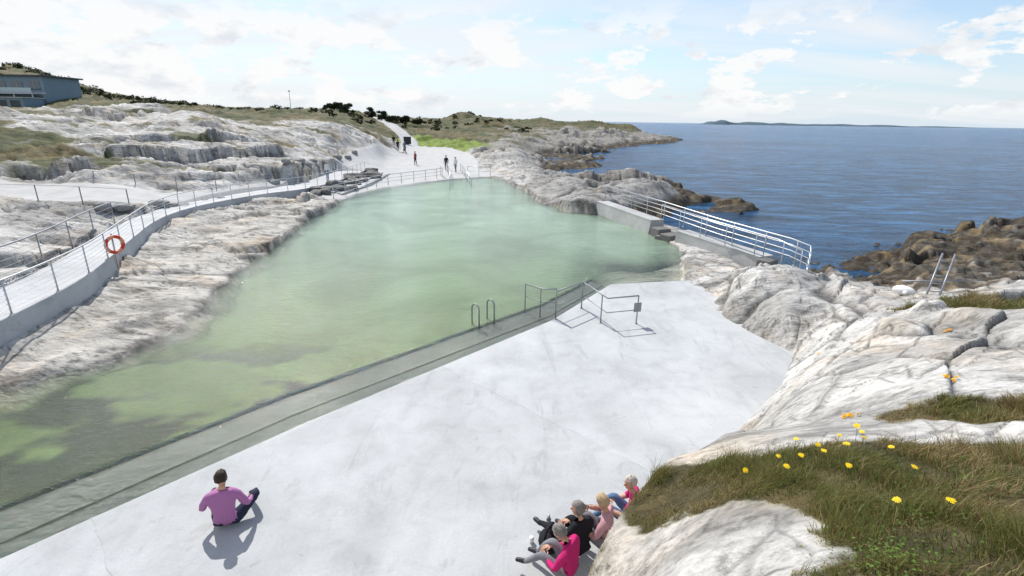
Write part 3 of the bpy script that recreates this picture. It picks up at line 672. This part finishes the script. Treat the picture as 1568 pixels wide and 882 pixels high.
S_purple=cloth('purple_shirt',(.40,.17,.35)); S_pink=cloth('pink_top',(.50,.025,.15)); S_pale=cloth('pale_pink_top',(.50,.28,.30)); S_black=cloth('black_fabric',(.02,.02,.025)); S_navy=cloth('navy_trousers',(.03,.035,.06)); S_white=cloth('white_top',(.7,.7,.7)); S_grey=cloth('grey_trousers',(.20,.20,.22)); S_jeans=cloth('jeans',(.10,.17,.28))
H_brown=simple('brown_hair',(.035,.02,.012),.6); H_blond=simple('blond_hair',(.45,.33,.20),.6,0,.4,30); H_grey=simple('grey_hair',(.20,.185,.17),.6,0,.5,25); H_white=simple('white_hair',(.48,.42,.36),.6,0,.4,25)
person('seated_man',(-4.3,6.3,0),yaw(-.30,.95),'sit_knees',S_purple,S_navy,H_brown,scale=1.0,headturn=-.1,tilt=-.3)
person('seated_woman',(.86,5.34,.10),yaw(-.85,.5),'sit',S_pink,S_grey,H_grey,scale=.93,tilt=-.7,over=dict(hc=(0,.22,.77),hd=(0,.18,.70),chest=(0,.07,.48)))
person('seated_woman',(1.04,5.76,.06),yaw(-.55,.8),'sit',S_black,S_black,H_grey,scale=.93,headturn=.7,sleeve_long=False,over=dict(kL=(-.16,.46,.30),aL=(-.14,.86,.08),tL=(-.16,1.0,.1)))
person('seated_woman',(1.44,5.90,.12),yaw(-.9,.35),'sit',S_pale,S_grey,H_blond,scale=.93,long=True,sleeve_long=False,headturn=-.4,tilt=-.4,over=dict(wR=(.05,.34,.62),eR=(.30,.22,.44)))
person('seated_woman',(1.94,6.38,.06),yaw(-.9,.3),'sit',S_pink,S_jeans,H_white,scale=.93,sleeve_long=False,headturn=.6,over=dict(wL=(-.30,.42,.50),eL=(-.32,.18,.42)))
g=Geo(); R=Matrix.Identity(3); g.ell((.6,6.0,.13),(.16,.22,.14),R,0,12,8); g.ell((.65,6.1,.24),(.11,.14,.09),R,0,10,6); g.tube([(.51,5.85,.2),(.55,5.95,.36),(.65,6.1,.36),(.71,6.2,.22)],.018,6); g.make('shoulder_bag',[S_black],smooth=True)
g=Geo(); g.tube([(.62,6.4,.0),(.62,6.4,.17),(.62,6.4,.19),(.62,6.4,.24)],[.04,.04,.022,.02],10); g.make('thermos_flask',[M_steel],smooth=True)
g=Geo(); g.tube([(.35,6.1,.0),(.35,6.1,.09)],[.03,.038],10); g.make('paper_cup',[M_white],smooth=True)
for nm,x,y,z,yw,s,l,h in (('walking_man',-8.3,64.4,.05,.4,S_navy,S_black,H_brown),('walking_woman',-6.9,62.1,.05,2.4,S_white,S_grey,H_blond),('walking_man',-19.1,87,.4,.2,S_black,S_navy,H_brown),('walking_woman',-20.4,90,.4,.1,S_black,S_grey,H_brown),('walking_woman',-18.3,88.5,.4,.3,S_jeans,S_black,H_blond),('walking_man',-13.1,69.9,.1,1.2,cloth('dull_red_top',(.3,.08,.06)),S_navy,H_grey),('walking_man',-17.6,49.2,.33,2.9,S_white,S_jeans,H_blond)):
    person(nm,(x,y,max(z-.03,hz(x,y))),yw,'stand',s,l,h)
g=Geo(); bx,by=-17.9,86.3; bz=hz(bx,by)
g.ell((bx,by,bz+.65),(.22,.38,.22),None,0,10,6); g.tube([(bx-.2,by,bz+.6),(bx-.2,by+.5,bz+1.0),(bx+.2,by+.5,bz+1.0),(bx+.2,by,bz+.6)],.02,6)
for sx in(-.25,.25):
    for sy in(-.35,.35):
        g.tube([(bx+sx-.02,by+sy,bz+.14),(bx+sx+.02,by+sy,bz+.14)],.14,12); g.tube([(bx+sx,by+sy,bz+.14),(bx,by,bz+.5)],.015,6)
g.make('pushchair',[M_dark])
g=Geo(); bx,by=-22.0,109.5; bz=hz(bx,by); g.box((bx,by,bz+.75),(1.5,.9,1.3),.2); g.box((bx,by,bz+1.45),(1.6,1.0,.1),.2); g.box((bx,by,bz+.08),(1.4,.8,.12),.2); g.make('waste_container',[M_dark])

# ------------------------------------------------------------------ rescue ladder and buoy on the right shore
bz=hz(12.7,14.9)
par=bpy.data.objects.new('rescue_ladder',None); COL.objects.link(par)
g=Geo(); a0=Vector((12.6,14.8,bz-.1)); a1=Vector((13.7,15.9,bz+1.05)); o_=Vector((.32,-.1,0))
g.tube([a0,a1],.03,8); g.tube([a0+o_,a1+o_],.03,8)
for k in range(1,6): g.tube([a0.lerp(a1,k/6),a0.lerp(a1,k/6)+o_],.018,6)
g.tube([(12.4,15.6,bz+.2),(14.2,15.3,bz+.35)],.025,8)
g.make('rails',[M_dsteel],par,True)
bb=hz(12.3,15.3)
g=Geo(); g.ell((12.3,15.3,bb+.14),(.17,.32,.16),Matrix.Rotation(.6,3,'Z'),0,14,8); g.tube([(12.15,15.05,bb+.16),(12.05,14.9,bb+.18)],[.07,.05],8); g.make('white_buoy',[M_white],None,True)

# ------------------------------------------------------------------ building
M_wall=simple('blue_grey_cladding',(.22,.30,.35),.6,0,.08,.5); M_roof=simple('dark_roofing',(.09,.09,.095),.7); M_glass=simple('window_glass',(.07,.10,.12),.08,0,.1,2,.8); M_trim=simple('white_trim',(.50,.51,.52),.5)
par=bpy.data.objects.new('waterfront_house',None); COL.objects.link(par)
def hb(name,c,s,m): 
    g=Geo(); g.box(c,s); return g.make(name,[m],par)
x0=-119.5;y0=124;zb=6.0
hb('walls',(x0,y0,zb+3.9),(34,10,7.2),M_wall); hb('roof',(x0,y0,zb+7.65),(35.2,11.2,.3),M_roof)
hb('floor_band',(x0,y0-5.03,zb+4.1),(34.1,.1,.35),M_trim)
for i in range(9):
    cx=x0-15+i*3.75
    hb('window_upper_%d'%i,(cx,y0-5.02,zb+5.7),(2.5,.12,1.7),M_glass); hb('window_lower_%d'%i,(cx,y0-5.02,zb+2.4),(2.5,.12,2.1),M_glass)
    hb('mullion_%d'%i,(cx,y0-5.1,zb+5.7),(.08,.06,1.7),M_trim)
hb('balcony_slab',(x0+4,y0-6.2,zb+3.95),(24,2.2,.18),M_trim)
hb('balcony_glass',(x0+4,y0-7.25,zb+4.6),(24,.05,1.0),simple('balcony_glass',(.35,.45,.48),.1,0,.1,2,.8))
for i in range(7): hb('balcony_post_%d'%i,(x0-7.8+i*3.95,y0-7.1,zb+2.2),(.16,.16,3.4),M_trim)
hb('annex',(x0+13,y0-9,zb+1.6),(9,5,2.6),M_wall); hb('annex_roof',(x0+13,y0-9,zb+3.0),(9.4,5.4,.18),M_trim)
for i in range(3): hb('annex_window_%d'%i,(x0+10.2+i*2.8,y0-11.52,zb+1.7),(2,.1,1.5),M_glass)
g=Geo(); bz=hz(-62,150); g.tube([(-62,150,bz),(-62,150,bz+5.2)],[.09,.05],6); g.box((-62,150,bz+5.1),(.5,.3,.3)); g.make('flagpole',[M_trim])  # thin flagpole on the ridge with a small box at its top, unlit

# ------------------------------------------------------------------ trees / shrubs
def foliage_mat(name,a,b_):
    m,nt,b,o=newmat(name); P=pos(nt); f=noise(nt,P,1.2,4,.7); nt.links.new(mix(nt,a,b_,ramp(nt,f,[(.35,0.0),(.65,1.0)])),b.inputs['Base Color']); b.inputs['Roughness'].default_value=.8; b.inputs['Specular IOR Level'].default_value=.15; return m
M_leaf=foliage_mat('spruce_leaves',(.012,.022,.010),(.045,.060,.022)); M_bark=simple('bark',(.08,.06,.045),.9)
def leafy(cents,n_per,size,seed):
    r_=np.random.default_rng(seed); V=[]
    for (cx,cy,cz,a,b_,c) in cents:
        d=r_.normal(size=(n_per,3)); d/=np.linalg.norm(d,axis=1)[:,None]; rad=r_.uniform(.45,1.1,(n_per,1))
        p=d*rad*np.array([a,b_,c])+np.array([cx,cy,cz])
        u=r_.normal(size=(n_per,3)); u/=np.linalg.norm(u,axis=1)[:,None]; w=np.cross(u,r_.normal(size=(n_per,3))); w/=np.linalg.norm(w,axis=1)[:,None]
        s=size*r_.uniform(.5,1.2,(n_per,1)); V.append(np.stack([p-u*s,p-w*s*.5,p+u*s,p+w*s*.5],1).reshape(-1,3))
    V=np.concatenate(V); return V,np.arange(len(V)).reshape(-1,4)
for i,(x,y,hh,w) in enumerate(((-49,158,2.5,2.6),(-52,160,2.2,2.4),(-55,161,1.7,2.2),(-43,160,2.9,2.6),(-40,162,2.7,2.8),(-36.5,160,2.3,2.6),(-33,162,2.0,2.4),(-29.5,163,1.7,2.2))):
    bz=hz(x,y); par=bpy.data.objects.new('pine_tree',None); COL.objects.link(par)
    g=Geo(); g.tube([(x,y,bz-.3),(x+.1,y,bz+hh*.5),(x,y,bz+hh*.9)],[.16,.1,.04],7)
    cents=[]
    for k in range(12):
        a=random.uniform(0,6.28); q=random.uniform(.15,.95); rr2=w*(1-q*.5)*random.uniform(.3,.8); cx,cy,cz=x+rr2*math.cos(a),y+rr2*math.sin(a),bz+hh*q
        cents.append((cx,cy,cz,.8,.8,.42)); g.tube([(x,y,bz+hh*q*.7),(cx,cy,cz)],[.05,.02],5)
    g.make('trunk',[M_bark],par,True)
    Vf,Ff=leafy(cents,200,.20,i); o2=fast_mesh('crown',Vf,Ff,M_leaf,False); o2.parent=par
sx_=[];sy_=[];ss_=[]
for i in range(420):
    x=random.uniform(-150,5); y=random.uniform(115,205)
    if x>-30 and y<150: continue
    if -60<x<-20 and abs(y-(120+(-x-22)*2))<9: continue
    sx_.append(x);sy_.append(y);ss_.append(random.uniform(.4,1.2))
for i in range(90):
    sx_.append(random.uniform(-150,-90)); sy_.append(random.uniform(136,160)); ss_.append(random.uniform(.9,1.9))
zs=terrain(np.array(sx_),np.array(sy_))
cents=[(x,y,z+s*.2,s,s,s*.55) for x,y,z,s in zip(sx_,sy_,zs,ss_)]
Vf,Ff=leafy(cents,90,.3,99); fast_mesh('distant_shrubs',Vf,Ff,foliage_mat('shrub_leaves',(.025,.035,.015),(.08,.085,.03)),False)

# ------------------------------------------------------------------ islands on the horizon
V=[];Fq=[];na_,nb_=80,10
def island(x0,x1,y,w,hgt,seed):
    b=len(V)
    xs=np.linspace(x0,x1,na_+1)
    for i,x in enumerate(xs):
        f=i/na_; e=(4*f*(1-f))**.45; pr=max(0,e*(.55+.5*float(fbm(np.array([f*6.0]),np.array([seed*3.1]),4,seed)[0]+.35)))
        for j in range(nb_+1):
            t=j/nb_; V.append((x,y-w/2+w*t+400*math.sin(f*3),SEA-2+(hgt+2)*pr*math.sin(math.pi*t)**.6))
    for i in range(na_):
        for j in range(nb_): k=b+i*(nb_+1)+j; Fq.append((k,k+nb_+1,k+nb_+2,k+1))
island(1060,1660,3000,260,30,3); island(1500,2700,3600,200,14,5); island(2300,4200,4800,300,18,8)
obj_from('distant_islands',V,Fq,simple('island_heath',(.06,.10,.13),.9,0,.3,.01),smooth=True)

# ------------------------------------------------------------------ grass
def grass_mat():
    m,nt,b,o=newmat('grass_blades'); c=attr(nt,'bcol').outputs['Color']; nt.links.new(c,b.inputs['Base Color']); b.inputs['Roughness'].default_value=.6; b.inputs['Specular IOR Level'].default_value=.25
    tl=nt.nodes.new('ShaderNodeBsdfTranslucent'); nt.links.new(c,tl.inputs[0]); ms=nt.nodes.new('ShaderNodeMixShader'); ms.inputs[0].default_value=.4
    nt.links.new(b.outputs[0],ms.inputs[1]); nt.links.new(tl.outputs[0],ms.inputs[2]); nt.links.new(ms.outputs[0],o.inputs[0]); return m
def grass(name,poly,count,hmin,hmax,w,seed,edge=.05):
    r_=np.random.default_rng(seed); P=np.array(poly); lo=P.min(0)-.2; hi=P.max(0)+.2
    x=r_.uniform(lo[0],hi[0],count*4); y=r_.uniform(lo[1],hi[1],count*4)
    s=sdpoly(x,y,poly)+gedge(x,y); cl=fbm(x*2.2,y*2.2,3,seed+5)
    k=(s>edge*r_.random(len(x))-.04*r_.random(len(x)))&(r_.random(len(x))<np.clip(.75+1.2*cl,.25,1)); x=x[k][:count]; y=y[k][:count]; s=s[k][:count]; nn=len(x)
    z=terrain(x,y)-.01
    cl=fbm(x*2.2,y*2.2,3,seed+5); cl2=fbm(x*1.1+7,y*1.1,2,seed+9); cl3=fbm(x*5,y*5,2,seed+3)
    hgt=r_.uniform(hmin,hmax,nn)*np.clip(.75+1.0*cl+.7*cl3,.35,1.6)*np.clip(s*4+.45,.4,1)
    a=fbm(x*1.5,y*1.5,2,seed+20)*5+r_.normal(0,1.1,nn); lean=r_.uniform(.2,1.15,nn)*hgt
    dx=np.cos(a)*lean; dy=np.sin(a)*lean; wd=w*r_.uniform(.6,1.3,nn); b=r_.uniform(0,6.28,nn); wx=np.cos(b)*wd; wy=np.sin(b)*wd
    p=np.stack([x,y,z],-1); W_=np.stack([wx,wy,0*wx],-1); D=np.stack([dx,dy,0*dx],-1); U=np.stack([0*hgt,0*hgt,hgt],-1)
    V=np.stack([p-W_,p+W_,p+D*.35+U*.6+W_*.7,p+D*.35+U*.6-W_*.7,p+D+U*.92+W_*.12,p+D+U*.92-W_*.12],1).reshape(-1,3)
    i=np.arange(nn)[:,None]*6; Fq=np.concatenate([i+np.array([0,1,2,3]),i+np.array([3,2,4,5])],0)
    ob=fast_mesh(name,V,Fq,M_grass,False)
    g1=np.array([.085,.115,.025]);g2=np.array([.19,.20,.055]);dry=np.array([.42,.33,.16]); rus=np.array([.18,.10,.045])
    t=np.clip(.5+1.6*cl+r_.normal(0,.25,nn),0,1)[:,None]; c=g1*(1-t)+g2*t
    dm=(r_.random(nn)<np.clip(.34+1.6*cl2,.08,.85))[:,None]; c=np.where(dm,dry*r_.uniform(.5,1.15,(nn,1)),c)
    dm=(r_.random(nn)<.12)[:,None]; c=np.where(dm,rus,c)
    c=c*r_.uniform(.7,1.25,(nn,1)); c4=np.concatenate([c,np.ones((nn,1))],1); setcol(ob.data,'bcol',np.repeat(c4,6,0))
    return ob
M_grass=grass_mat()
grass('meadow_grass',G1,80000,.05,.15,.0022,5)
grass('meadow_grass',G2,12000,.05,.14,.003,6)
grass('meadow_grass',G3,20000,.10,.28,.006,7)
grass('meadow_grass',G4,3500,.05,.13,.0022,8)
def herbs(name,pts,seed):
    r_=random.Random(seed); g=Geo()
    for (x,y,R_,nl) in pts:
        for k in range(nl):
            a=r_.uniform(0,6.28); q=R_*abs(r_.gauss(0,.55)); px,py=x+q*math.cos(a),y+q*math.sin(a); z=hz(px,py)+r_.uniform(.01,.07)
            L=r_.uniform(.010,.024); th_=r_.uniform(0,6.28); d=Vector((math.cos(th_),math.sin(th_),r_.uniform(-.2,.9))).normalized(); s=d.cross(Vector((0,0,1))).normalized()*L*.35; p=Vector((px,py,z)); b=len(g.v)
            g.v+=[p,p+d*L*.5+s,p+d*L,p+d*L*.5-s]; g.f.append((b,b+1,b+2,b+3)); g.m.append(0)
    g.make(name,[foliage_mat('herb_leaves',(.04,.085,.015),(.11,.17,.035))])
herbs('low_herb_plants',[(1.9,2.0,.35,220),(2.3,2.4,.3,120),(2.9,2.6,.4,120),(3.3,3.2,.4,100),(1.75,1.75,.3,120)],3)
M_yel=simple('yellow_petals',(.85,.60,.01),.6); M_or=simple('orange_petals',(.80,.42,.02),.6); M_stem=simple('flower_stem',(.10,.14,.03),.7)
def flower(g,x,y,hh,r0):
    z=hz(x,y); lx,ly=random.uniform(-.03,.03),random.uniform(-.03,.03); top=Vector((x+lx,y+ly,z+hh))
    g.tube([(x,y,z-.01),(x+lx*.4,y+ly*.4,z+hh*.6),top],.0016,5,1)
    tx,ty=random.uniform(-.5,.3),random.uniform(-.6,.2); nrm=Vector((tx,ty,1)).normalized(); u=nrm.cross(Vector((0,1,0))).normalized(); w=nrm.cross(u)
    for ringk,(R,lift) in enumerate(((r0,.0),(r0*.68,.25),(r0*.38,.4))):
        nn=16-4*ringk
        for k in range(nn):
            a=2*math.pi*(k+.5*ringk)/nn+random.uniform(-.1,.1); d=u*math.cos(a)+w*math.sin(a); s=u*-math.sin(a)+w*math.cos(a); b=len(g.v)
            rr_=R*random.uniform(.85,1.1); up_=nrm*(lift*r0*.5)
            g.v+= [top+nrm*.001*ringk, top+d*rr_*.6+s*rr_*.16+up_*.7, top+d*rr_+up_+s*rr_*.07, top+d*rr_+up_-s*rr_*.07, top+d*rr_*.6-s*rr_*.16+up_*.7]
            g.f.append((b,b+1,b+2,b+3,b+4)); g.m.append(0)
    g.tube([top-nrm*.012,top],[.004,.006],6,1)
g=Geo()
for x,y in ((2.44,3.75),(2.43,3.40),(2.65,3.40),(2.86,3.57),(2.87,3.34),(2.38,3.02),(2.62,2.81),(2.22,2.40),(2.42,2.34),(3.06,3.9),(2.2,3.6),(3.05,3.8),(2.5,3.62),(2.35,3.5),(4.16,3.5),(2.75,3.7),(2.05,3.2),(1.9,3.5)):
    flower(g,x,y,random.uniform(.11,.17),random.uniform(.021,.030))
g.make('yellow_wildflowers',[M_yel,M_stem])
g=Geo()
for x,y in ((8.3,9.1),(5.27,5.5),(3.8,5.0),(6.4,9.8)):
    for k in range(7): flower(g,x+random.uniform(-.09,.09),y+random.uniform(-.05,.05),.03,.026)
g.make('orange_wildflowers',[M_or,M_stem])

# ------------------------------------------------------------------ light
SE,SAZ=47.0,-29.0
sd=Vector((math.sin(math.radians(SAZ))*math.cos(math.radians(SE)),math.cos(math.radians(SAZ))*math.cos(math.radians(SE)),math.sin(math.radians(SE))))
sl=bpy.data.lights.new('sun','SUN'); sl.energy=5.0; sl.angle=math.radians(.5); sl.color=(1,.965,.91)
so=bpy.data.objects.new('sun',sl); COL.objects.link(so); so.rotation_euler=(-sd).to_track_quat('-Z','Y').to_euler()
w=bpy.data.worlds.new('World'); scene.world=w; w.use_nodes=True; nt=w.node_tree; bg=nt.nodes['Background']
sky=nt.nodes.new('ShaderNodeTexSky'); sky.sky_type='NISHITA'; sky.sun_disc=False; sky.sun_elevation=math.radians(SE); sky.sun_rotation=math.radians(SAZ)
sky.air_density=1.0; sky.dust_density=.4; sky.ozone_density=2.0
tc=nt.nodes.new('ShaderNodeTexCoord'); D=tc.outputs['Generated']; sx=nt.nodes.new('ShaderNodeSeparateXYZ'); nt.links.new(D,sx.inputs[0])
zz=math_(nt,'MAXIMUM',sx.outputs[2],0.0); den=math_(nt,'ADD',zz,.10)
cb=nt.nodes.new('ShaderNodeCombineXYZ'); nt.links.new(math_(nt,'DIVIDE',sx.outputs[0],den),cb.inputs[0]); nt.links.new(math_(nt,'DIVIDE',sx.outputs[1],den),cb.inputs[1])
ci=noise(nt,vmap(nt,cb.outputs[0],(.40,1.15,1),(0,0,math.radians(25))),.75,8,.56,.9)
left=math_(nt,'MULTIPLY',sx.outputs[0],-.14)
cf=ramp(nt,math_(nt,'ADD',ci,left),[(.37,.05),(.52,.60),(.66,1.0)])
cu_=noise(nt,vmap(nt,D,(1,1,2.2)),7.5,8,.62,.2)
band=ramp(nt,zz,[(0.005,0.0),(.03,1.0),(.14,.9),(.20,0.0)])
lm=ramp(nt,math_(nt,'ADD',sx.outputs[0],0.5),[(0.0,.95),(.45,.40),(1.0,.32)])
cm=ramp(nt,math_(nt,'ADD',cu_,math_(nt,'MULTIPLY',lm,.12)),[(.552,0.0),(.59,1.0)])
cm=math_(nt,'MULTIPLY',cm,band)
shade=ramp(nt,noise(nt,vmap(nt,D,(1,1,2.2)),11,6,.6),[(.35,(7.7,8.1,8.6)),(.50,(9.8,9.8,9.8))])
base=mix(nt,sky.outputs[0],(1.40,1.5,1.55),1,'MULTIPLY')
hzc=ramp(nt,zz,[(0.0,.9),(.10,.42),(.30,0.0)]); c=mix(nt,base,(6.9,8.0,9.1),hzc)
c=mix(nt,c,(8.9,9.1,9.4),math_(nt,'MULTIPLY',cf,.85)); c=mix(nt,c,shade,cm)
nt.links.new(c,bg.inputs[0]); bg.inputs[1].default_value=.10

# ------------------------------------------------------------------ camera
p=math.radians(18.15); r=math.radians(0.87)
Fv=Vector((0,math.cos(p),-math.sin(p))); R0=Vector((1,0,0)); U0=Vector((0,math.sin(p),math.cos(p)))
Xc=math.cos(r)*R0+math.sin(r)*U0; Yc=-math.sin(r)*R0+math.cos(r)*U0
cam=bpy.data.objects.new('camera',bpy.data.cameras.new('camera')); COL.objects.link(cam); scene.camera=cam
m4=Matrix((Xc,Yc,-Fv)).transposed().to_4x4(); m4.translation=Vector((0,0,6)); cam.matrix_world=m4
cam.data.lens=18; cam.data.sensor_width=36; cam.data.clip_start=.05; cam.data.clip_end=40000
scene.view_settings.view_transform='Standard'; scene.view_settings.look='None'; scene.view_settings.exposure=0
